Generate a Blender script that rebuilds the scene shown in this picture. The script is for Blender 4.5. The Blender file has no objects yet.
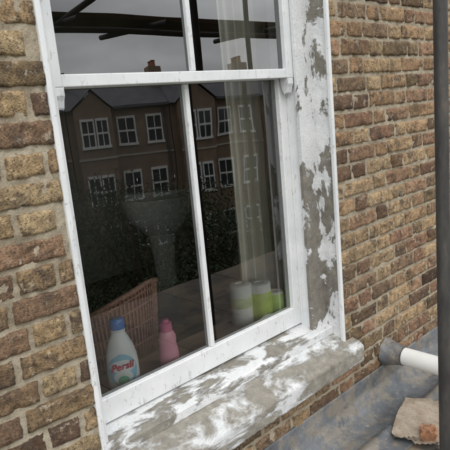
import bpy, bmesh, math, random
import numpy as np
from mathutils import Vector, Matrix
random.seed(7); rng=np.random.default_rng(7)
scn=bpy.context.scene
col=scn.collection

# ---------------------------------------------------------------- helpers
def vnoise(x,y,seed=0):
    x=np.asarray(x,float);y=np.asarray(y,float)
    xi=np.floor(x).astype(np.int64);yi=np.floor(y).astype(np.int64)
    fx=x-xi;fy=y-yi;fx=fx*fx*(3-2*fx);fy=fy*fy*(3-2*fy)
    def h(a,b):
        n=(a*374761393+b*668265263+seed*982451653)&0x7fffffff
        n=((n^(n>>13))*1274126177)&0x7fffffff
        return ((n^(n>>16))&0xffff)/65535.0
    return (h(xi,yi)*(1-fx)+h(xi+1,yi)*fx)*(1-fy)+(h(xi,yi+1)*(1-fx)+h(xi+1,yi+1)*fx)*fy
def fbm(x,y,seed=0,o=4):
    s=0;a=.5;t=0
    for i in range(o):
        s=s+a*vnoise(x*2**i,y*2**i,seed+i);t+=a;a*=.5
    return s/t-.5

def empty(name,loc=(0,0,0)):
    e=bpy.data.objects.new(name,None);e.location=loc;col.objects.link(e);return e
def mkobj(name,verts,faces,mat=None,parent=None,smooth=False):
    me=bpy.data.meshes.new(name);me.from_pydata([tuple(v) for v in verts],[],[tuple(f) for f in faces]);me.update()
    ob=bpy.data.objects.new(name,me);col.objects.link(ob)
    if mat: me.materials.append(mat)
    if parent: ob.parent=parent
    if smooth: me.polygons.foreach_set('use_smooth',[True]*len(me.polygons))
    return ob
def bev(ob,w,seg=2):
    m=ob.modifiers.new('b','BEVEL');m.width=w;m.segments=seg;m.limit_method='ANGLE';return ob
def boxes(name,bl,mat,parent=None,bevel=0):
    V=[];F=[]
    for (x0,x1,y0,y1,z0,z1) in bl:
        b=len(V)
        V+=[(x0,y0,z0),(x1,y0,z0),(x1,y1,z0),(x0,y1,z0),(x0,y0,z1),(x1,y0,z1),(x1,y1,z1),(x0,y1,z1)]
        F+=[(b,b+3,b+2,b+1),(b+4,b+5,b+6,b+7),(b,b+1,b+5,b+4),(b+1,b+2,b+6,b+5),(b+2,b+3,b+7,b+6),(b+3,b,b+4,b+7)]
    ob=mkobj(name,V,F,mat,parent)
    if bevel: bev(ob,bevel)
    return ob
def grid(name,xs,prof,disp,mat,parent=None,caps=True,smooth=True):
    """extrude a (y,z) polyline along x with per-vertex displacement"""
    prof=np.array(prof,float);n=len(prof)
    seg=np.r_[0,np.cumsum(np.hypot(*np.diff(prof,axis=0).T))]
    V=[];F=[]
    tan=np.gradient(prof,axis=0);nrm=np.c_[-tan[:,1],tan[:,0]];nrm/=np.linalg.norm(nrm,axis=1)[:,None]+1e-9
    for x in xs:
        d=disp(np.full(n,x),seg)
        p=prof+nrm*d[:,None]
        V+=[(x,a,b) for a,b in p]
    for i in range(len(xs)-1):
        for j in range(n-1):
            a=i*n+j;F.append((a,a+1,a+n+1,a+n))
    if caps:
        F.append(tuple(range(n)));F.append(tuple(reversed(range((len(xs)-1)*n,len(xs)*n))))
    ob=mkobj(name,V,F,mat,parent,smooth)
    if caps:
        m_=ob.modifiers.new('e','EDGE_SPLIT');m_.split_angle=math.radians(38)
    return ob
def dense(prof,step):
    out=[]
    for a,b in zip(prof[:-1],prof[1:]):
        L=math.dist(a,b);k=max(1,int(L/step))
        for i in range(k): out.append((a[0]+(b[0]-a[0])*i/k,a[1]+(b[1]-a[1])*i/k))
    out.append(prof[-1]);return out
def lathe(name,prof,mat,parent=None,sx=1,sy=1,seg=40,loc=(0,0,0),rz=0):
    V=[];F=[]
    for r,z in prof:
        for k in range(seg):
            a=2*math.pi*k/seg;V.append((r*sx*math.cos(a),r*sy*math.sin(a),z))
    for i in range(len(prof)-1):
        for k in range(seg):
            k2=(k+1)%seg;F.append((i*seg+k,i*seg+k2,(i+1)*seg+k2,(i+1)*seg+k))
    if prof[0][0]>1e-4:F.append(tuple(reversed(range(seg))))
    if prof[-1][0]>1e-4:F.append(tuple(range((len(prof)-1)*seg,len(prof)*seg)))
    ob=mkobj(name,V,F,mat,parent,True);ob.location=loc;ob.rotation_euler=(0,0,rz)
    m=ob.modifiers.new('e','EDGE_SPLIT');m.split_angle=math.radians(50)
    return ob
def tube(name,pts,r,mat,parent=None,seg=24):
    pts=[Vector(p) for p in pts];V=[];F=[]
    t0=(pts[1]-pts[0]).normalized();up=Vector((0,0,1)) if abs(t0.z)<.9 else Vector((1,0,0))
    n=t0.cross(up).normalized()
    for i,p in enumerate(pts):
        t=(pts[min(i+1,len(pts)-1)]-pts[max(i-1,0)]).normalized()
        n=(n-t*n.dot(t)).normalized();b=t.cross(n)
        rr=r[i] if isinstance(r,(list,tuple)) else r
        for k in range(seg):
            a=2*math.pi*k/seg;V.append(p+(n*math.cos(a)+b*math.sin(a))*rr)
    for i in range(len(pts)-1):
        for k in range(seg):
            k2=(k+1)%seg;F.append((i*seg+k,i*seg+k2,(i+1)*seg+k2,(i+1)*seg+k))
    F.append(tuple(range(seg)));F.append(tuple(reversed(range((len(pts)-1)*seg,len(pts)*seg))))
    ob=mkobj(name,V,F,mat,parent,True)
    m=ob.modifiers.new('e','EDGE_SPLIT');m.split_angle=math.radians(60)
    return ob

# ---------------------------------------------------------------- materials
class M:
    def __init__(s,name):
        s.m=bpy.data.materials.new(name);s.m.use_nodes=True;s.nt=s.m.node_tree;s.n=s.nt.nodes
        s.b=s.n['Principled BSDF'];s.out=s.n['Material Output']
        s.tc=s.n.new('ShaderNodeTexCoord')
    def l(s,a,b): s.nt.links.new(a,b)
    def mapping(s,scale=(1,1,1),rot=(0,0,0)):
        m=s.n.new('ShaderNodeMapping');m.inputs['Scale'].default_value=scale;m.inputs['Rotation'].default_value=rot
        s.l(s.tc.outputs['Object'],m.inputs[0]);return m.outputs[0]
    def noise(s,scale,detail=3,rough=.6,vec=None,dist=0):
        t=s.n.new('ShaderNodeTexNoise');t.inputs['Scale'].default_value=scale;t.inputs['Detail'].default_value=detail
        t.inputs['Roughness'].default_value=rough;t.inputs['Distortion'].default_value=dist
        s.l(vec if vec else s.tc.outputs['Object'],t.inputs['Vector']);return t.outputs['Fac']
    def ramp(s,fac,stops):
        r=s.n.new('ShaderNodeValToRGB');e=r.color_ramp.elements
        while len(e)<len(stops): e.new(.5)
        for k,(p,c) in enumerate(stops):
            e[k].position=p;e[k].color=(c if isinstance(c,tuple) else (c,c,c))+(1,)
        s.l(fac,r.inputs[0]);return r.outputs[0]
    def mix(s,fac,a,b,mode='MIX'):
        x=s.n.new('ShaderNodeMix');x.data_type='RGBA';x.blend_type=mode
        for i,v in ((0,fac),(6,a),(7,b)):
            if isinstance(v,bpy.types.NodeSocket): s.l(v,x.inputs[i])
            elif i==0: x.inputs[0].default_value=v
            else: x.inputs[i].default_value=tuple(v)+(1,)
        return x.outputs[2]
    def math(s,op,a,b):
        x=s.n.new('ShaderNodeMath');x.operation=op
        for i,v in ((0,a),(1,b)):
            if isinstance(v,bpy.types.NodeSocket): s.l(v,x.inputs[i])
            else: x.inputs[i].default_value=v
        return x.outputs[0]
    def bump(s,h,strength=.5,dist=.003,nrm=None):
        b=s.n.new('ShaderNodeBump');b.inputs['Strength'].default_value=strength;b.inputs['Distance'].default_value=dist
        s.l(h,b.inputs['Height'])
        if nrm: s.l(nrm,b.inputs['Normal'])
        return b.outputs[0]
    def fin(s,color=None,rough=.8,normal=None,metal=0,spec=.5):
        if color is not None:
            if isinstance(color,bpy.types.NodeSocket): s.l(color,s.b.inputs['Base Color'])
            else: s.b.inputs['Base Color'].default_value=tuple(color)+(1,)
        if isinstance(rough,bpy.types.NodeSocket): s.l(rough,s.b.inputs['Roughness'])
        else: s.b.inputs['Roughness'].default_value=rough
        if normal: s.l(normal,s.b.inputs['Normal'])
        s.b.inputs['Metallic'].default_value=metal
        s.b.inputs['Specular IOR Level'].default_value=spec
        return s.m
def simple(name,c,rough=.6,var=.15,scale=20,bump=.2,metal=0):
    m=M(name);n=m.noise(scale)
    d=tuple(max(0,x*(1-var)) for x in c);u=tuple(min(1,x*(1+var)) for x in c)
    return m.fin(m.ramp(n,[(.3,d),(.7,u)]),rough,m.bump(m.noise(scale*3,2),bump,.002) if bump else None,metal)

# brick
m=M('stock_brick');a=m.n.new('ShaderNodeAttribute');a.attribute_name='Col'
c=a.outputs['Color']
n1=m.noise(48,5,.75)
c=m.mix(m.ramp(n1,[(.36,0.),(.66,1.)]),m.mix(1,c,(.76,.74,.72),'MULTIPLY'),m.mix(1,c,(1.65,1.6,1.5),'MULTIPLY'))
c=m.mix(m.ramp(m.noise(12,5,.75,dist=.4),[(.49,0.),(.62,.80)]),c,(.078,.058,.046))
c=m.mix(m.ramp(m.noise(24,5,.75),[(.585,0.),(.655,.7)]),c,(.52,.45,.34))
g=m.noise(190,2,.6)
c=m.mix(m.ramp(g,[(.54,0.),(.68,.8)]),c,(.045,.036,.03))
h=m.math('ADD',m.math('MULTIPLY',g,-.6),m.math('MULTIPLY',n1,1.6))
BRICK=m.fin(c,.93,m.bump(h,1.,.006),spec=.2)
m=M('lime_mortar')
c=m.ramp(m.noise(9,5,.72),[(.3,(.34,.28,.20)),(.55,(.49,.425,.32)),(.75,(.60,.54,.43))])
g=m.noise(125,4,.8)
c=m.mix(m.ramp(g,[(.52,0.),(.70,.75)]),c,(.17,.14,.10))
MORTAR=m.fin(c,.95,m.bump(m.math('MULTIPLY',g,-1.),1.,.006),spec=.15)
# distant wall brick
def brickw(name,c1,c2,mo):
    m=M(name);t=m.n.new('ShaderNodeTexBrick');t.inputs['Scale'].default_value=1
    t.inputs['Brick Width'].default_value=.225;t.inputs['Row Height'].default_value=.075;t.inputs['Mortar Size'].default_value=.008
    t.inputs['Color1'].default_value=c1+(1,);t.inputs['Color2'].default_value=c2+(1,);t.inputs['Mortar'].default_value=mo+(1,)
    m.l(m.mapping((1,1,1),(math.radians(90),0,0)),t.inputs['Vector'])
    return m.fin(m.mix(.5,t.outputs['Color'],m.mix(1,t.outputs['Color'],m.ramp(m.noise(1.5),[(.3,.4),(.7,1.)]),'MULTIPLY')),.9)
BRICKW=brickw('brickwork',(.30,.20,.12),(.20,.13,.085),(.36,.30,.22))
BRICKR=brickw('brown_brickwork',(.34,.215,.14),(.24,.15,.105),(.38,.32,.25))
def paint(name,thr=.62,dirt=.5):
    m=M(name)
    c=m.ramp(m.noise(7,3,.6),[(.3,(.68,.70,.71)),(.7,(.80,.81,.81))])
    v=m.mapping((3,3,1))
    n=m.noise(22,6,.72,vec=v)
    c=m.mix(m.ramp(n,[(thr,0.),(thr+.05,dirt)]),c,(.36,.345,.31))
    c=m.mix(m.ramp(m.noise(60,4,.75),[(.65,0.),(.71,.8)]),c,(.27,.25,.22))
    return m.fin(c,.42,m.bump(n,.45,.003))
PAINT=paint('weathered_white_paint',.585,.55)
def cementpaint(name,lo,hi,scale,vec,seed=0.,white=(.66,.79),k1=1.):
    m=M(name);v=m.mapping(vec)
    mpn=m.n.new('ShaderNodeVectorMath');mpn.operation='ADD';m.l(v,mpn.inputs[0]);mpn.inputs[1].default_value=(seed,seed*.7,seed*1.3)
    f=m.noise(scale,8,.64,vec=mpn.outputs[0],dist=.4)
    k=m.ramp(f,[(lo,0.),(hi,1.)])
    cem=m.ramp(m.noise(24,5,.7),[(.3,(.17*k1,.155*k1,.13*k1)),(.6,(.28*k1,.26*k1,.22*k1)),(.8,(.40*k1,.375*k1,.33*k1))])
    a,b=white
    wh=m.ramp(m.noise(12,3,.6),[(.3,(a,a+.015,a+.02)),(.7,(b,b+.005,b+.005))])
    c=m.mix(k,wh,cem)
    g=m.noise(90,4,.75)
    c=m.mix(m.ramp(g,[(.58,0.),(.68,.55)]),c,(.20,.18,.15))
    r=m.ramp(k,[(0.,.5),(1.,.93)])
    h=m.math('ADD',m.math('MULTIPLY',k,1.6),m.math('MULTIPLY',g,-1.3))
    return m.fin(c,r,m.bump(h,.8,.004))
REVEAL=cementpaint('cement_smeared_reveal',.505,.53,5.5,(1,1,.8),3.1,k1=.9)
SILLM=cementpaint('cement_rendered_sill',.45,.53,7,(.6,1.2,1.6),1.2,(.60,.76),1.15)
TSILL=cementpaint('cement_smeared_timber_sill',.51,.57,9,(.5,1.3,1),5.)
# glass
m=M('window_glass');nt=m.nt
tr=m.n.new('ShaderNodeBsdfTransparent');tr.inputs[0].default_value=(.90,.93,.91,1)
gl=m.n.new('ShaderNodeBsdfGlossy');gl.inputs['Roughness'].default_value=.0;gl.inputs[0].default_value=(1,1,1,1)
fr=m.n.new('ShaderNodeFresnel');fr.inputs[0].default_value=1.52
ms=m.n.new('ShaderNodeMixShader');bm=m.bump(m.noise(2.2,1,.4),.10,.02);m.l(bm,gl.inputs['Normal'])
m.l(m.math('MULTIPLY',fr.outputs[0],2.5),ms.inputs[0]);m.l(tr.outputs[0],ms.inputs[1]);m.l(gl.outputs[0],ms.inputs[2]);m.l(ms.outputs[0],m.out.inputs[0])
GLASS=m.m
# lead
m=M('weathered_lead')
c=m.ramp(m.noise(5,6,.65,dist=.6),[(.3,(.085,.092,.10)),(.55,(.15,.16,.172)),(.75,(.25,.262,.275))])
c=m.mix(m.ramp(m.noise(7,8,.74),[(.48,0.),(.57,.8)]),c,(.25,.22,.175))
g=m.noise(60,4,.7)
c=m.mix(m.ramp(g,[(.58,0.),(.68,.6)]),c,(.34,.33,.30))
LEAD=m.fin(c,.6,m.bump(m.math('ADD',m.noise(18,4,.65),m.math('MULTIPLY',g,.3)),.7,.008),metal=.15)
m=M('dusty_roof_board')
v=m.mapping((1,3,1))
c=m.ramp(m.noise(6,5,.65,vec=v),[(.3,(.11,.10,.095)),(.55,(.18,.165,.145)),(.75,(.27,.245,.21))])
c=m.mix(m.ramp(m.noise(4,6,.72),[(.46,0.),(.56,.85)]),c,(.30,.245,.18))
BOARD=m.fin(c,.9,m.bump(m.noise(50,4,.7),.6,.004))
m=M('sandstone_slab')
c=m.ramp(m.noise(14,6,.72),[(.3,(.27,.215,.16)),(.5,(.42,.345,.265)),(.7,(.54,.46,.37))])
g=m.noise(80,4,.75)
c=m.mix(m.ramp(g,[(.55,0.),(.68,.7)]),c,(.18,.14,.11))
STONE=m.fin(c,.92,m.bump(g,.9,.005))
FRAG=simple('orange_brick',(.40,.20,.11),.9,.4,40,.9)
PVC=simple('white_pvc',(.78,.78,.75),.35,.06,6,.1)
_m=M('rusty_galvanised_steel')
c=_m.ramp(_m.noise(20,5,.7,vec=_m.mapping((1,1,.3))),[(.35,(.045,.042,.04)),(.6,(.085,.08,.075)),(.75,(.17,.13,.10))])
POLEM=_m.fin(c,.6,_m.bump(_m.noise(60),.4,.002),metal=.2)
ROOM=simple('room_plaster',(.42,.41,.38),.9,.1,3,0)
FLOORM=simple('dark_floor_boards',(.09,.06,.04),.6,.3,6,0)
WOODTOP=simple('beech_worktop',(.58,.41,.31),.45,.15,8,.1)
CERAM=simple('white_ceramic',(.84,.84,.82),.15,.03,5,0)
CHROME=simple('chrome',(.7,.7,.7),.15,.02,5,0,1)
m=M('cream_curtain_cloth');CURT=m.fin(m.ramp(m.noise(5),[(.3,(.76,.71,.61)),(.7,(.84,.80,.71))]),.95)

# ---------------------------------------------------------------- brick wall
house=empty('brick_house')
OX0,OX1,OZ0,OZ1=.70,1.94,-1.10,1.30
WX0,WX1,WZ0,WZ1=-1.2,4.4,-1.475,1.75
def mesh_np(name,V,F,mat,C=None):
    me=bpy.data.meshes.new(name);me.vertices.add(len(V));me.vertices.foreach_set('co',V.ravel())
    me.loops.add(len(F)*4);me.loops.foreach_set('vertex_index',F.ravel().astype(np.int32))
    me.polygons.add(len(F));me.polygons.foreach_set('loop_start',np.arange(0,len(F)*4,4,dtype=np.int32))
    me.update(calc_edges=True)
    if C is not None:
        at=me.color_attributes.new('Col','FLOAT_COLOR','POINT');at.data.foreach_set('color',C.ravel())
    me.materials.append(mat);me.polygons.foreach_set('use_smooth',[True]*len(me.polygons))
    ob=bpy.data.objects.new(name,me);col.objects.link(ob);ob.parent=house;return ob
def build_bricks():
    V=[];F=[];C=[];off=0
    pal_l=[(.26,.185,.11),(.21,.145,.09),(.30,.22,.13),(.18,.12,.08),(.155,.105,.075),(.32,.245,.15),(.23,.15,.10),(.28,.20,.12)]
    pal_r=[(.33,.225,.135),(.29,.19,.115),(.36,.26,.16),(.27,.165,.11),(.17,.11,.075),(.39,.29,.18),(.31,.20,.13),(.35,.25,.15),(.23,.16,.105),(.37,.27,.165)]
    nc=int((WZ1-WZ0)/.075)
    for r in range(nc):
        z0=WZ0+r*.075
        x=WX0-(0 if r%2 else .17)+random.uniform(-.012,.012);k=0
        while x<WX1:
            L=.215 if k%2==0 else .102
            L+=random.uniform(-.008,.006);k+=1
            spans=[(x,x+L)];x+=L+.0115+random.uniform(-.002,.004)
            zc=z0+.035
            if OZ0-.06<zc<OZ1+.03:
                a,b=spans[0];lo,hi=OX0-.004,OX1+.004
                if zc<OZ0+.0: lo,hi=OX0-.05,OX1+.05
                ns=[]
                if a<lo: ns.append((a,min(b,lo)))
                if b>hi: ns.append((max(a,hi),b))
                spans=[s for s in ns if s[1]-s[0]>.03]
            for a,b in spans:
                L2=b-a;nx=max(5,int(L2/.012));nz=8
                us=np.r_[0,.004/L2,np.linspace(.012/L2,1-.012/L2,nx),1-.004/L2,1]
                hh=.0640+random.uniform(-.003,.003)
                vs=np.r_[0,.06,np.linspace(.18,.82,nz-2),.94,1]
                U,W=np.meshgrid(us,vs)
                PX=a+U*L2;PZ=z0+.0055+W*hh+random.uniform(-.002,.002)
                tilt=random.uniform(-.004,.004);PZ=PZ+(U-.5)*tilt
                eu=np.minimum(U*L2,(1-U)*L2);ev=np.minimum(W*hh,(1-W)*hh)
                e=np.minimum(eu,ev)
                sd=random.randint(0,9999)
                PX=PX+(fbm(PX*60,PZ*60,sd,3))*.009;PZ=PZ+(fbm(PX*50,PZ*50,sd+9,3))*.008
                base=random.gauss(0,.0014)
                Y=-.0050+base+fbm(PX*40,PZ*40,sd+20,4)*.009+np.where(e<.001,.018,np.where(e<.0055,.0025,0))
                chips=fbm(PX*26,PZ*26,sd+50,2);Y=Y+np.where(chips>.25,.006,0)
                n=len(us);mrows=len(vs)
                V.append(np.c_[PX.ravel(),Y.ravel(),PZ.ravel()])
                idx=np.arange(n*mrows).reshape(mrows,n)+off
                F.append(np.c_[idx[:-1,:-1].ravel(),idx[:-1,1:].ravel(),idx[1:,1:].ravel(),idx[1:,:-1].ravel()])
                p=random.choice(pal_l if a<.72 else pal_r);g=random.uniform(.78,1.2)
                if random.random()<.12: g*=.5
                C.append(np.tile(np.array([p[0]*g,p[1]*g,p[2]*g,1.]),(n*mrows,1)));off+=n*mrows
    mesh_np('bricks',np.concatenate(V),np.concatenate(F),BRICK,np.concatenate(C))
build_bricks()
def build_mortar():
    s=.0080
    xs=np.arange(WX0,WX1+s,s);zs=np.arange(WZ0-.1,WZ1+s,s)
    for v in (OX0,OX1): xs[np.argmin(abs(xs-v))]=v
    for v in (OZ0,OZ1): zs[np.argmin(abs(zs-v))]=v
    Xg,Z=np.meshgrid(xs,zs)
    Y=.0034+fbm(Xg*42,Z*42,3,4)*.016+fbm(Xg*6,Z*6,8,3)*.006
    Y=np.clip(Y,-.0030,.02)
    n=len(xs);mr=len(zs);V=np.c_[Xg.ravel(),Y.ravel(),Z.ravel()]
    idx=np.arange(n*mr).reshape(mr,n)
    cx=(Xg[:-1,:-1]+Xg[1:,1:])/2;cz=(Z[:-1,:-1]+Z[1:,1:])/2
    keep=~((cx>OX0)&(cx<OX1)&(cz>OZ0)&(cz<OZ1))
    F=np.c_[idx[:-1,:-1][keep],idx[:-1,1:][keep],idx[1:,1:][keep],idx[1:,:-1][keep]]
    mesh_np('mortar',V,F,MORTAR)
build_mortar()
Y0,Y1=.024,.30
boxes('wall_core',[(WX0,OX0-.002,Y0,Y1,-8,6),(OX1+.002,WX1,Y0,Y1,-8,6),(OX0-.002,OX1+.002,Y0,Y1,-8,OZ0-.02),(OX0-.002,OX1+.002,Y0,Y1,OZ1+.01,6)],ROOM,house)
boxes('outer_walls',[(-8,WX0,0,.3,-8,6),(WX1,12,0,.3,-8,6),(WX0,WX1,0,.02,-8,WZ0-.11),(WX0,WX1,0,.02,WZ1+.01,6),(-8,-7.7,.3,8,-8,6),(11.7,12,.3,8,-8,6),(-8,12,8,8.3,-8,6)],BRICKW,house)
mkobj('slate_roof',[(-8.2,-.3,6),(12.2,-.3,6),(12.2,8.5,6),(-8.2,8.5,6),(-8.2,4,9.5),(12.2,4,9.5)],[(0,1,5,4),(2,3,4,5),(1,2,5),(3,0,4),(0,3,2,1)],simple('slate',(.09,.095,.11),.6,.3,3),house)
boxes('room',[(-.6,-.5,.3,3.7,-1.6,1.7),(4.4,4.5,.3,3.7,-1.6,1.7),(-.6,4.5,3.6,3.7,-1.6,1.7),(-.6,4.5,.3,3.7,1.6,1.7)],ROOM,house)
boxes('room_floor',[(-.6,4.5,.3,3.7,-1.7,-1.6)],FLOORM,house)

win=empty('sash_window');win.parent=house
def reveal(name,x,sgn):
    ys=np.linspace(.004,.092,14);zs=np.linspace(-1.085,1.30,300)
    V=[];F=[]
    for z in zs:
        for y in ys:
            d=fbm(np.array([y*40]),np.array([z*22]),5,4)[0]*.010+fbm(np.array([y*5]),np.array([z*4]),15,2)[0]*.008
            V.append((x-sgn*(.006+d),y,z))
    n=len(ys)
    for i in range(len(zs)-1):
        for j in range(n-1):
            a=i*n+j;F.append((a,a+1,a+n+1,a+n) if sgn<0 else (a,a+n,a+n+1,a+1))
    mkobj(name,V,F,REVEAL,win,True)
reveal('reveal_render_r',OX1,1);reveal('reveal_render_l',OX0,-1)
boxes('corner_bead_r',[(1.926,1.944,-.008,.010,-1.085,1.30)],PAINT,win,.004)
boxes('corner_bead_l',[(.692,.709,-.008,.018,-1.09,1.30)],PAINT,win,.004)
boxes('box_lining_r',[(1.833,1.936,.088,.106,-1.03,1.30)],REVEAL,win,.002)
boxes('box_lining_l',[(.704,.768,.092,.106,-1.03,1.30)],PAINT,win,.002)
boxes('pulley_stiles',[(1.846,1.938,.106,.235,-1.03,1.30),(.702,.756,.106,.235,-1.03,1.30)],PAINT,win,.001)
boxes('parting_beads',[(1.838,1.846,.148,.156,-1.0,1.28),(.756,.764,.148,.156,-1.0,1.28)],PAINT,win)
boxes('head_lining',[(.768,1.833,.088,.24,1.24,1.30)],PAINT,win,.002)
def sash(pre,y0,y1,zb,zt,hb,ht,xl=.759,xr=1.843,st=.048,stl=.040,barx=1.304):
    boxes(pre+'_stiles',[(xl,xl+stl,y0,y1,zb,zt),(xr-st,xr,y0,y1,zb,zt)],PAINT,win,.003)
    boxes(pre+'_rails',[(xl+stl,xr-st,y0+.001,y1-.001,zb,zb+hb),(xl+stl,xr-st,y0+.001,y1-.001,zt-ht,zt)],PAINT,win,.003)
    boxes(pre+'_glazing_bar',[(barx-.010,barx+.010,y0+.004,y1-.004,zb+hb,zt-ht)],PAINT,win,.004)
    g=(y0+y1)/2
    V=[(xl+stl,g,zb+hb),(xr-st,g,zb+hb),(xr-st,g,zt-ht),(xl+stl,g,zt-ht)]
    mkobj(pre+'_glass',V,[(0,1,2,3)],GLASS,win)
sash('upper_sash',.108,.147,.108,1.24,.036,.05)
sash('lower_sash',.157,.200,-.975,.145,.085,.038)
for nm,hx in (('horn_r',1.814),('horn_l',.785)):
    pr=[(.109,.1079),(.146,.1079),(.146,.085),(.138,.060),(.130,.045),(.122,.050),(.116,.072),(.109,.085)]
    V=[(hx-.016,a,b) for a,b in pr]+[(hx+.016,a,b) for a,b in pr];n=len(pr)
    F=[tuple(range(n)),tuple(reversed(range(n,2*n)))]+[(i,(i+1)%n,n+(i+1)%n,n+i) for i in range(n)]
    bev(mkobj(nm,V,F,PAINT,win),.002)
# timber sill
prof=dense([(.236,-.995),(.235,-.962),(.200,-.964),(.199,-.978),(.06,-1.000),(.055,-1.004),(.054,-1.034),(.075,-1.040),(.236,-1.040)],.008)
grid('timber_sill',np.linspace(.703,1.935,200),prof[::-1],lambda x,s:fbm(x*12,s*25,4,4)*.003,TSILL,win)
# stone / rendered sill
prof=dense([(.12,-1.15),(.12,-1.030),(.05,-1.036),(-.055,-1.078),(-.064,-1.086),(-.066,-1.094),(-.064,-1.158),(-.058,-1.165),(.01,-1.168),(.01,-1.15)],.006)
grid('stone_sill',np.linspace(.655,1.995,300),prof[::-1],lambda x,s:fbm(x*7,s*9,44,3)*.006+fbm(x*35,s*35,4,4)*.007,SILLM,house)
boxes('window_board',[(.60,2.3,.201,.41,-.975,-.937)],WOODTOP,house,.004)

def curtain(name,x0,x1,y,z0,z1,ph):
    V=[];F=[];nx=140;nz=40
    for i in range(nz+1):
        t=i/nz;z=z0+(z1-z0)*t
        for j in range(nx+1):
            s=j/nx
            xx=x0+(x1-x0)*s+.01*math.sin(t*4+ph)*(1-t)
            yy=y+.026*math.sin(s*34+ph+.5*math.sin(t*3))+.012*math.sin(s*81+t*2+ph)+.01*math.sin(s*17-t*3)
            V.append((xx,yy,z))
    for i in range(nz):
        for j in range(nx):
            a=i*(nx+1)+j;F.append((a,a+1,a+nx+2,a+nx+1))
    ob=mkobj(name,V,F,CURT,None,True);s=ob.modifiers.new('s','SOLIDIFY');s.thickness=.003;return ob
curtain('curtain',1.715,2.05,.375,-.90,1.35,.3)

ZB=-.937
def bottle():
    e=empty('detergent_bottle',(.955,.262,ZB));e.rotation_euler=(0,0,math.radians(-32))
    W=simple('white_bottle_plastic',(.85,.86,.87),.3,.03,6,0);B=simple('blue_cap_plastic',(.06,.22,.62),.25,.1,9,0)
    p=[(.0,0),(.050,0),(.056,.004),(.058,.02),(.058,.09),(.055,.125),(.047,.158),(.036,.185),(.027,.203),(.024,.214)]
    lathe('body',p,W,e,1.0,.62)
    lathe('collar',[(.026,.212),(.027,.222)],W,e,1,.8)
    lathe('cap',[(.026,.2225),(.0275,.226),(.026,.256),(.022,.261),(0,.262)],B,e,1,.85)
    def lab(nm,cz,hw,hh,c,off):
        V=[];F=[];n=24;mm=10
        for i in range(mm+1):
            tz=-1+2*i/mm;z=cz+hh*tz;w=hw*math.sqrt(max(0.02,1-tz*tz))
            r=np.interp(z,[q[1] for q in p[1:]],[q[0] for q in p[1:]])+off
            for j in range(n+1):
                xx=w*(-1+2*j/n);q=min(.98,abs(xx)/r)
                V.append((xx,-r*.62*math.sqrt(1-q*q)-off,z))
        for i in range(mm):
            for j in range(n):
                a=i*(n+1)+j;F.append((a,a+1,a+n+2,a+n+1))
        mkobj(nm,V,F,simple(nm+'_ink',c,.35,.05,30,0),e,True)
    lab('label_leaf',.075,.050,.062,(.30,.58,.76),.0006)
    lab('label_white',.052,.034,.026,(.8,.82,.8),.0012)
    lab('label_band',.092,.046,.024,(.82,.84,.86),.0012)
    lab('label_green',.040,.020,.018,(.15,.45,.28),.0020)
    cu=bpy.data.curves.new('label_text','FONT');cu.body='Persil';cu.size=.036;cu.align_x='CENTER';cu.extrude=.0004;cu.offset=.0008;cu.shear=.3
    t=bpy.data.objects.new('label_text',cu);col.objects.link(t);t.parent=e;t.location=(0,-.0385,.082);t.rotation_euler=(math.radians(90),math.radians(-8),0)
    cu.materials.append(simple('label_red',(.55,.03,.08),.4,.02,5,0))
bottle()
def soap():
    e=empty('dish_soap_bottle',(1.155,.252,ZB))
    P=simple('pink_plastic',(.88,.38,.50),.25,.06,8,0);P2=simple('deep_pink_cap',(.80,.20,.38),.25,.06,8,0)
    lathe('body',[(0,0),(.034,0),(.039,.006),(.040,.04),(.037,.075),(.033,.095),(.035,.112),(.034,.125),(.028,.138),(.024,.146)],P,e,1,.72,rz=-.5)
    lathe('cap',[(.024,.146),(.0245,.149),(.023,.178),(.014,.182),(.0135,.192),(0,.194)],P2,e)
soap()
Wt=simple('tissue',(.82,.82,.78),.9,.05,60,.5)
def roll(x,y,c,h,r,wrap):
    e=empty('paper_towel_roll',(x,y,ZB))
    Gm=simple('wrap_film',c,.35,.12,25,.2)
    lathe('tissue',[(.02,h-.003),(.02,h-.03)],Wt,e)
    lathe('roll',[(0,0),(r,0),(r+.001,.004),(r+.001,h-.004),(r-.003,h),(.021,h),(.020,h-.02),(0,h-.02)],Wt,e)
    lathe('wrapper',[(r+.002,wrap[0]*h),(r+.0035,wrap[0]*h+.002),(r+.0035,wrap[1]*h-.002),(r+.002,wrap[1]*h)],Gm,e)
roll(1.625,.315,(.62,.70,.40),.185,.048,(.45,.70))
roll(1.705,.275,(.50,.66,.12),.175,.050,(.02,.78))
roll(1.785,.255,(.45,.64,.12),.115,.036,(.02,.93))
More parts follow.
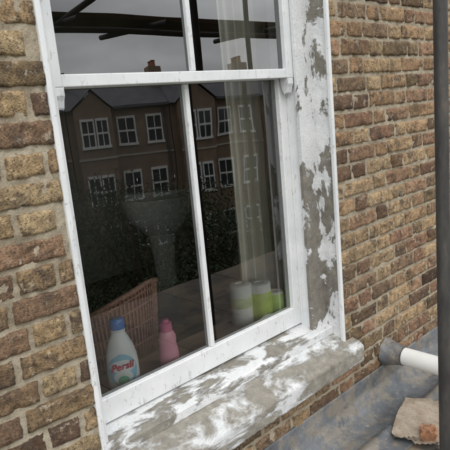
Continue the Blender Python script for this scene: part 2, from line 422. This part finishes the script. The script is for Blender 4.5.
def chair():
    e=empty('wicker_chair',(1.31,.87,-1.6));e.rotation_euler=(0,0,math.radians(18))
    Wk=simple('red_brown_wicker',(.46,.25,.19),.6,.3,60,.6);Wi=simple('wicker_panel',(.36,.19,.145),.8,.3,40,.6)
    R=.20
    def top(a): # a: 0 at the back (towards window), +-pi at the front
        return .865-.20*(abs(a)/2.1)**1.6
    def P(a,t):
        z=.42+(top(a)-.42)*t;r=R*(.90+.16*t)
        return (r*math.sin(a),-r*math.cos(a)*1.0,z)
    A=np.linspace(-2.1,2.1,47);V=[];F=[];n=len(A)
    for t in np.linspace(0,1,10):
        for a in A:
            q=P(a,t);V.append((q[0]*.975,q[1]*.975,q[2]))
    for i in range(9):
        for k in range(n-1): F.append((i*n+k,i*n+k+1,(i+1)*n+k+1,(i+1)*n+k))
    mkobj('back_panel',V,F,Wi,e,True)
    for k,a in enumerate(A): tube('rib_%d'%k,[P(a,0),P(a,.5),P(a,1)],.0045,Wk,e,6)
    tube('rim',[P(a,1.0) for a in A],.013,Wk,e,10)
    for j,t in enumerate((.0,.2,.4,.6,.8,.93)): tube('weave_%d'%j,[tuple(c*1.01 if i<2 else c for i,c in enumerate(P(a,t))) for a in A],.005,Wk,e,6)
    lathe('seat',[(0,.385),(.19,.385),(.205,.40),(.20,.42),(0,.43)],Wi,e,1,1,32)
    for i,(sx,sy) in enumerate(((-1,-1),(1,-1),(-1,1),(1,1))):
        tube('leg_%d'%i,[(sx*.13,sy*.13,.39),(sx*.16,sy*.16,0)],.014,Wk,e,10)
chair()

def sink():
    e=empty('pedestal_sink',(2.46,1.99,-1.6));e.rotation_euler=(0,0,math.radians(-38));e.scale=(.92,.92,1.06)
    prof=[(.05,.66),(.14,.70),(.24,.80),(.275,.90),(.285,.945),(.283,.960),(.262,.962),(.245,.945),(.21,.86),(.10,.80),(.0,.79)]
    lathe('bowl',prof,CERAM,e,1.05,.82,48)
    boxes('back_ledge',[(-.29,.29,.15,.30,.88,.975)],CERAM,e,.02)
    lathe('pedestal',[(.125,0),(.12,.03),(.095,.12),(.085,.4),(.10,.62),(.13,.72)],CERAM,e,1,.9)
    for s in (-1,1):
        tube('tap_%d'%(s+1),[(s*.16,.22,.97),(s*.16,.22,1.03),(s*.15,.18,1.05),(s*.14,.13,1.03)],.013,CHROME,e,12)
        lathe('tap_head_%d'%(s+1),[(.025,1.05),(.028,1.06),(.022,1.085),(0,1.087)],CHROME,e,loc=(s*.16,.22,0),seg=16)
sink()

# ---------------------------------------------------------------- roof terrace
rf=empty('flat_roof')
ZR=-1.45;YE=-1.95
boxes('deck',[(-4,6,YE,-.275,ZR-.15,ZR-.008)],BOARD,rf,.01)
boxes('extension_walls',[(-4,6,YE+.05,-.02,-8,ZR-.16)],BRICKW,rf)
bl=[];x=-4
while x<6:
    w=.60;bl.append((x,x+w-.006,YE,-.31,ZR-.006,ZR+.004));x+=w
boxes('roof_boards',bl,BOARD,rf,.003)
prof=dense([(-.008,-1.298),(-.013,-1.33),(-.020,-1.375),(-.050,-1.420),(-.11,-1.444),(-.17,-1.440),(-.195,-1.420),(-.215,-1.408),(-.235,-1.416),(-.25,-1.434),(-.30,-1.4405),(-.33,-1.4415)],.009)
def leadd(x,s):
    d=fbm(x*3.2,s*5,70,4)*.030+fbm(x*14,s*16,71,4)*.013
    q=np.mod(x+.25,1.1);d=d-np.where(q<.16,.006,0)
    return -(d)*np.clip(s*14,.25,1)
lf=grid('lead_flashing',np.linspace(-1.2,4.4,620),prof,leadd,LEAD,None,False)
s=lf.modifiers.new('s','SOLIDIFY');s.thickness=.0025
pipe=empty('drain_pipe')
PX,PZ=2.285,-1.243
PR=.043
pts=[(PX,.0,PZ),(PX,-.2,PZ-.002),(PX,-.385,PZ-.004)]
for k in range(1,8):
    a=k/7*math.pi/2;pts.append((PX,-.385-.07*math.sin(a),PZ-.004-.07*(1-math.cos(a))))
pts.append((PX,-.455,ZR-.03))
tube('pipe',pts,PR,PVC,pipe,36)
tube('socket',[(PX,-.325,PZ-.003),(PX,-.33,PZ-.003),(PX,-.385,PZ-.004)],PR+.006,PVC,pipe,36)
V=[];F=[];n=14;sg=64
for i in range(n):
    t=i/(n-1)
    for k in range(sg):
        a=2*math.pi*k/sg
        r=PR+.003+.018*(1-t)**2+.014*(fbm(np.array([math.cos(a)*2.2+5]),np.array([math.sin(a)*2.2+t*3]),31,3)[0]+.3)*(1.25-t)
        V.append((PX+r*math.cos(a),-.004-.10*t,PZ+r*math.sin(a)))
for i in range(n-1):
    for k in range(sg):
        k2=(k+1)%sg;F.append((i*sg+k,(i+1)*sg+k,(i+1)*sg+k2,i*sg+k2))
F.append(tuple(range((n-1)*sg,n*sg)))
mkobj('lead_sleeve',V,F,LEAD,pipe,True)

def chunk(name,dims,loc,rot,mat,seed,rough=.12,cuts=9):
    bm_=bmesh.new();bmesh.ops.create_cube(bm_,size=1)
    bmesh.ops.subdivide_edges(bm_,edges=bm_.edges[:],cuts=cuts,use_grid_fill=True)
    mn=min(dims)
    for v in bm_.verts:
        c=v.co;k=1-.10*max(0,(abs(c.x)+abs(c.y)+abs(c.z)-1.0))
        a=fbm(np.array([c.x*4+seed]),np.array([c.y*4+c.z*2]),seed,4)[0]
        b=fbm(np.array([c.y*4+seed]),np.array([c.z*3-c.x*3]),seed+5,4)[0]
        v.co=Vector((c.x*dims[0]*k*(1+a*rough*3.4),c.y*dims[1]*k*(1+b*rough*3.4),c.z*dims[2]*k+a*mn*rough*3))
    me=bpy.data.meshes.new(name);bm_.to_mesh(me);bm_.free();me.materials.append(mat)
    ob=bpy.data.objects.new(name,me);col.objects.link(ob);ob.location=loc;ob.rotation_euler=rot
    me.polygons.foreach_set('use_smooth',[True]*len(me.polygons));m_=ob.modifiers.new('e','EDGE_SPLIT');m_.split_angle=math.radians(35)
    return ob
chunk('stone_slab',(.33,.18,.028),(2.08,-.290,ZR+.036),(.06,.03,.35),STONE,3,.16)
chunk('brick_fragment',(.09,.06,.045),(1.975,-.375,ZR+.055),(.1,.2,.5),FRAG,9,.2)

# ---------------------------------------------------------------- scaffolding
p=empty('scaffold_pole')
tube('tube',[(1.885,-.49,ZR),(1.885,-.49,4.0)],.0235,POLEM,p,32)
boxes('base_plate',[(1.81,1.96,-.565,-.415,ZR+.004,ZR+.012)],POLEM,p,.001)
sc=empty('scaffolding')
WB=simple('scaffold_board_wood',(.16,.125,.09),.9,.3,5,.5)
for i,(x,y) in enumerate([(-.6,-2.1),(1.55,-2.1),(4.0,-2.1),(5.6,-.5),(-1.6,-.5)]):
    tube('standard_%d'%i,[(x,y,-8 if y<-1 else ZR),(x,y,4.0)],.0242,POLEM,sc,16)
for i,(y,z) in enumerate([(-2.05,.66),(-.56,1.45),(-2.05,3.2)]):
    tube('ledger_%d'%i,[(-3,y,z),(6.5,y,z)],.0242,POLEM,sc,16)
for i,x in enumerate([-1.5,.2,1.3,2.1,2.9,4.3,5.5]):
    tube('transom_%d'%i,[(x,-2.9,.74),(x,-1.9,.72)],.0242,POLEM,sc,16)
tube('brace',[(.5,-2.14,-.25),(3.0,-2.14,1.3)],.0242,POLEM,sc,16)
boxes('boards',[(-3,6.2,-2.85+k*.235,-2.85+k*.235+.225,.775,.813) for k in range(3)],WB,sc,.003)

# ---------------------------------------------------------------- surroundings (seen in the glass)
gm=M('garden_ground');GR=gm.fin(gm.ramp(gm.noise(.4,4),[(.3,(.03,.045,.018)),(.6,(.06,.08,.03)),(.8,(.09,.08,.05))]),.95)
mkobj('ground',[(-400,-400,-8),(400,-400,-8),(400,400,-8),(-400,400,-8)],[(0,1,2,3)],GR)
WG=simple('dark_window_pane',(.04,.045,.05),.08,.1,3,0);WF=simple('white_window_frame',(.8,.8,.78),.5,.05,3,0)
RT=simple('roof_slate',(.10,.10,.115),.7,.3,2,0);POT=simple('terracotta_pot',(.35,.16,.09),.8,.2,4,0)
STR=simple('stone_band',(.45,.41,.35),.8,.1,3,0)
def terrace(x0,y,w,ze,zr,depth=8,rot=0.):
    e=empty('terraced_house',(x0,y,0));e.rotation_euler=(0,0,rot)
    boxes('walls',[(0,w,-depth,0,-8,ze)],BRICKR,e)
    mkobj('roof',[(-.01,.3,ze),(w+.01,.3,ze),(w+.01,-depth-.3,ze),(-.01,-depth-.3,ze),(-.01,-depth/2,zr),(w+.01,-depth/2,zr)],[(0,1,5,4),(2,3,4,5),(1,2,5),(3,0,4),(0,3,2,1)],RT,e)
    boxes('chimney',[(w-.45,w+.3,-depth/2-.6,-depth/2+1.1,ze,zr+.75)],BRICKR,e)
    for k in range(4): lathe('pot_%d'%k,[(.12,0),(.10,.3),(.13,.32),(.13,.38)],POT,e,loc=(w-.08,-depth/2-.4+k*.42,zr+.75),seg=12)
    bx0,bx1,bd=.35,2.25,.7
    boxes('bay',[(bx0,bx1,.001,bd,-8,ze)],BRICKR,e)
    mx=(bx0+bx1)/2
    mkobj('bay_gable',[(bx0-.15,bd+.15,ze-.02),(bx1+.15,bd+.15,ze-.02),(mx,bd+.15,ze+.95),(bx0-.15,-2.,ze-.02),(bx1+.15,-2.,ze-.02),(mx,-2.,ze+.95)],[(0,3,5,2),(1,2,5,4)],RT,e)
    mkobj('gable_wall',[(bx0,bd,ze),(bx1,bd,ze),(mx,bd,ze+.85)],[(0,1,2)],BRICKR,e)
    fr=[];gl=[]
    for zc in (-.55,-3.4,-6.2):
        for xc,yo,a in ((mx-.38,bd,.27),(mx+.38,bd,.27),(2.95,0,.36),(4.35,0,.36)):
            b=.66
            fr+=[(xc-a-.08,xc-a,yo,yo+.07,zc-b,zc+b),(xc+a,xc+a+.08,yo,yo+.07,zc-b,zc+b),(xc-a-.08,xc+a+.08,yo,yo+.08,zc+b,zc+b+.13),(xc-a-.12,xc+a+.12,yo,yo+.14,zc-b-.14,zc-b),(xc-a,xc+a,yo,yo+.06,zc-.05,zc+.05),(xc-.025,xc+.025,yo,yo+.055,zc-b,zc+b)]
            gl.append((xc-a,xc+a,yo,yo+.02,zc-b,zc+b))
    boxes('window_frames',fr,WF,e);boxes('window_panes',gl,WG,e)
    boxes('string_course',[(bx1,w,.0,.06,-1.90,-1.80),(bx0-.05,bx1+.05,bd,bd+.06,-1.90,-1.80)],STR,e)
    tube('downpipe',[(w-.3,.1,-8),(w-.3,.1,ze)],.06,RT,e,8)
    boxes('eaves_gutter',[(bx1+.16,w,.3,.42,ze-.05,ze+.08)],RT,e)
RA=math.radians(28)
for k in range(-5,8):
    s_=k*5.35;terrace(14.5+s_*math.cos(RA),-25+s_*math.sin(RA),5.3,.70,2.0,8,RA)
_l=M('leaves')
at=_l.n.new('ShaderNodeAttribute');at.attribute_name='Col'
LEAF=_l.fin(at.outputs['Color'],.7)
BARK=simple('bark',(.10,.075,.05),.9,.3,8,0)
def tree(x,y,H,R,seed,n=12000):
    r=np.random.default_rng(seed);e=empty('tree',(x,y,-8))
    tube('trunk',[(0,0,0),(.1,.05,H*.3),(-.05,.1,H*.55),(.1,0,H*.85)],[.28,.2,.14,.04],BARK,e,10)
    cl=[]
    for k in range(30):
        a=r.uniform(0,6.28);t=r.uniform(.35,.93);rad=R*math.sqrt(max(.05,1-((t-.62)/.42)**2))*r.uniform(.3,.95)
        c=(rad*math.cos(a),rad*math.sin(a),H*t);cl.append(c)
        if k<12: tube('limb_%d'%k,[(0,.05,H*t*.55),(c[0]*.5,c[1]*.5,H*t*.8),c],[.09,.05,.02],BARK,e,6)
    cl=np.array(cl);ci=r.integers(0,len(cl),n);p=cl[ci]+r.normal(0,1,(n,3))*np.array([R*.2,R*.2,H*.05])
    u=r.normal(0,1,(n,3));u/=np.linalg.norm(u,axis=1)[:,None];w=np.cross(u,r.normal(0,1,(n,3)));w/=np.linalg.norm(w,axis=1)[:,None]
    s=r.uniform(.03,.062,(n,1));V=np.stack([p-u*s,p-w*s*.5,p+u*s,p+w*s*.5],1).reshape(-1,3)
    F=np.arange(4*n).reshape(n,4);ob=mkobj('crown',V.tolist(),F.tolist(),LEAF,e)
    g=(r.uniform(.5,1.4,n)*r.uniform(.6,1.2,len(cl))[ci]);c=np.stack([.045*g,.068*g,.026*g,np.ones(n)],1)
    ca=ob.data.color_attributes.new('Col','FLOAT_COLOR','POINT');ca.data.foreach_set('color',np.repeat(c,4,0).ravel())
for k,(x,y,H,R) in enumerate([(4.5,-9,6.2,2.2),(8,-10.5,6.4,2.4),(11.5,-11,6.0,2.3),(7,-7,5.2,1.8),(14.5,-9.5,5.8,2.2),(1,-10,6.4,2.3),(5.5,-17,6.7,2.3),(9.5,-15,6.3,2.2)]):
    tree(x,y,H,R,100+k)

# ---------------------------------------------------------------- light, sky, camera
w=bpy.data.worlds.new('World');scn.world=w;w.use_nodes=True;nt=w.node_tree
bg=nt.nodes['Background'];sky=nt.nodes.new('ShaderNodeTexSky');sky.sky_type='NISHITA';sky.sun_disc=False
el,az=math.radians(52),math.radians(205)
sky.sun_elevation=el;sky.sun_rotation=az;sky.dust_density=4;sky.air_density=1.2
tc=nt.nodes.new('ShaderNodeTexCoord');mpg=nt.nodes.new('ShaderNodeMapping');mpg.inputs['Scale'].default_value=(1,1,2.5)
nt.links.new(tc.outputs['Generated'],mpg.inputs[0])
nz=nt.nodes.new('ShaderNodeTexNoise');nz.inputs['Scale'].default_value=2.6;nz.inputs['Detail'].default_value=5
nt.links.new(mpg.outputs[0],nz.inputs['Vector'])
mr=nt.nodes.new('ShaderNodeMapRange');mr.inputs[1].default_value=.35;mr.inputs[2].default_value=.65;mr.inputs[3].default_value=8.;mr.inputs[4].default_value=18.
nt.links.new(nz.outputs['Fac'],mr.inputs[0])
cc=nt.nodes.new('ShaderNodeVectorMath');cc.operation='SCALE';cc.inputs[0].default_value=(.98,1.,1.02);nt.links.new(mr.outputs[0],cc.inputs['Scale'])
mx=nt.nodes.new('ShaderNodeMix');mx.data_type='RGBA';mx.inputs[0].default_value=.88
nt.links.new(sky.outputs[0],mx.inputs[6]);nt.links.new(cc.outputs[0],mx.inputs[7]);nt.links.new(mx.outputs[2],bg.inputs[0]);bg.inputs[1].default_value=.15
ld=bpy.data.lights.new('sun','SUN');ld.energy=.9;ld.angle=math.radians(20);ld.color=(1,.96,.9)
lo=bpy.data.objects.new('sun',ld);col.objects.link(lo)
sd=Vector((math.sin(az)*math.cos(el),math.cos(az)*math.cos(el),math.sin(el)))
lo.rotation_euler=sd.to_track_quat('Z','Y').to_euler();lo.location=sd*20
cd=bpy.data.cameras.new('camera');cam=bpy.data.objects.new('camera',cd);col.objects.link(cam)
cd.sensor_width=36;cd.lens=36*552/450;cd.clip_end=2000;cd.clip_start=.02
R=Matrix(((.7158,.2055,-.6674),(-.6922,.0829,-.7169),(-.092,.9751,.2016)))
cam.matrix_world=Matrix.Translation((0,-1.37,0))@R.to_4x4()
scn.camera=cam
scn.view_settings.view_transform='Standard';scn.view_settings.look='None';scn.view_settings.exposure=0
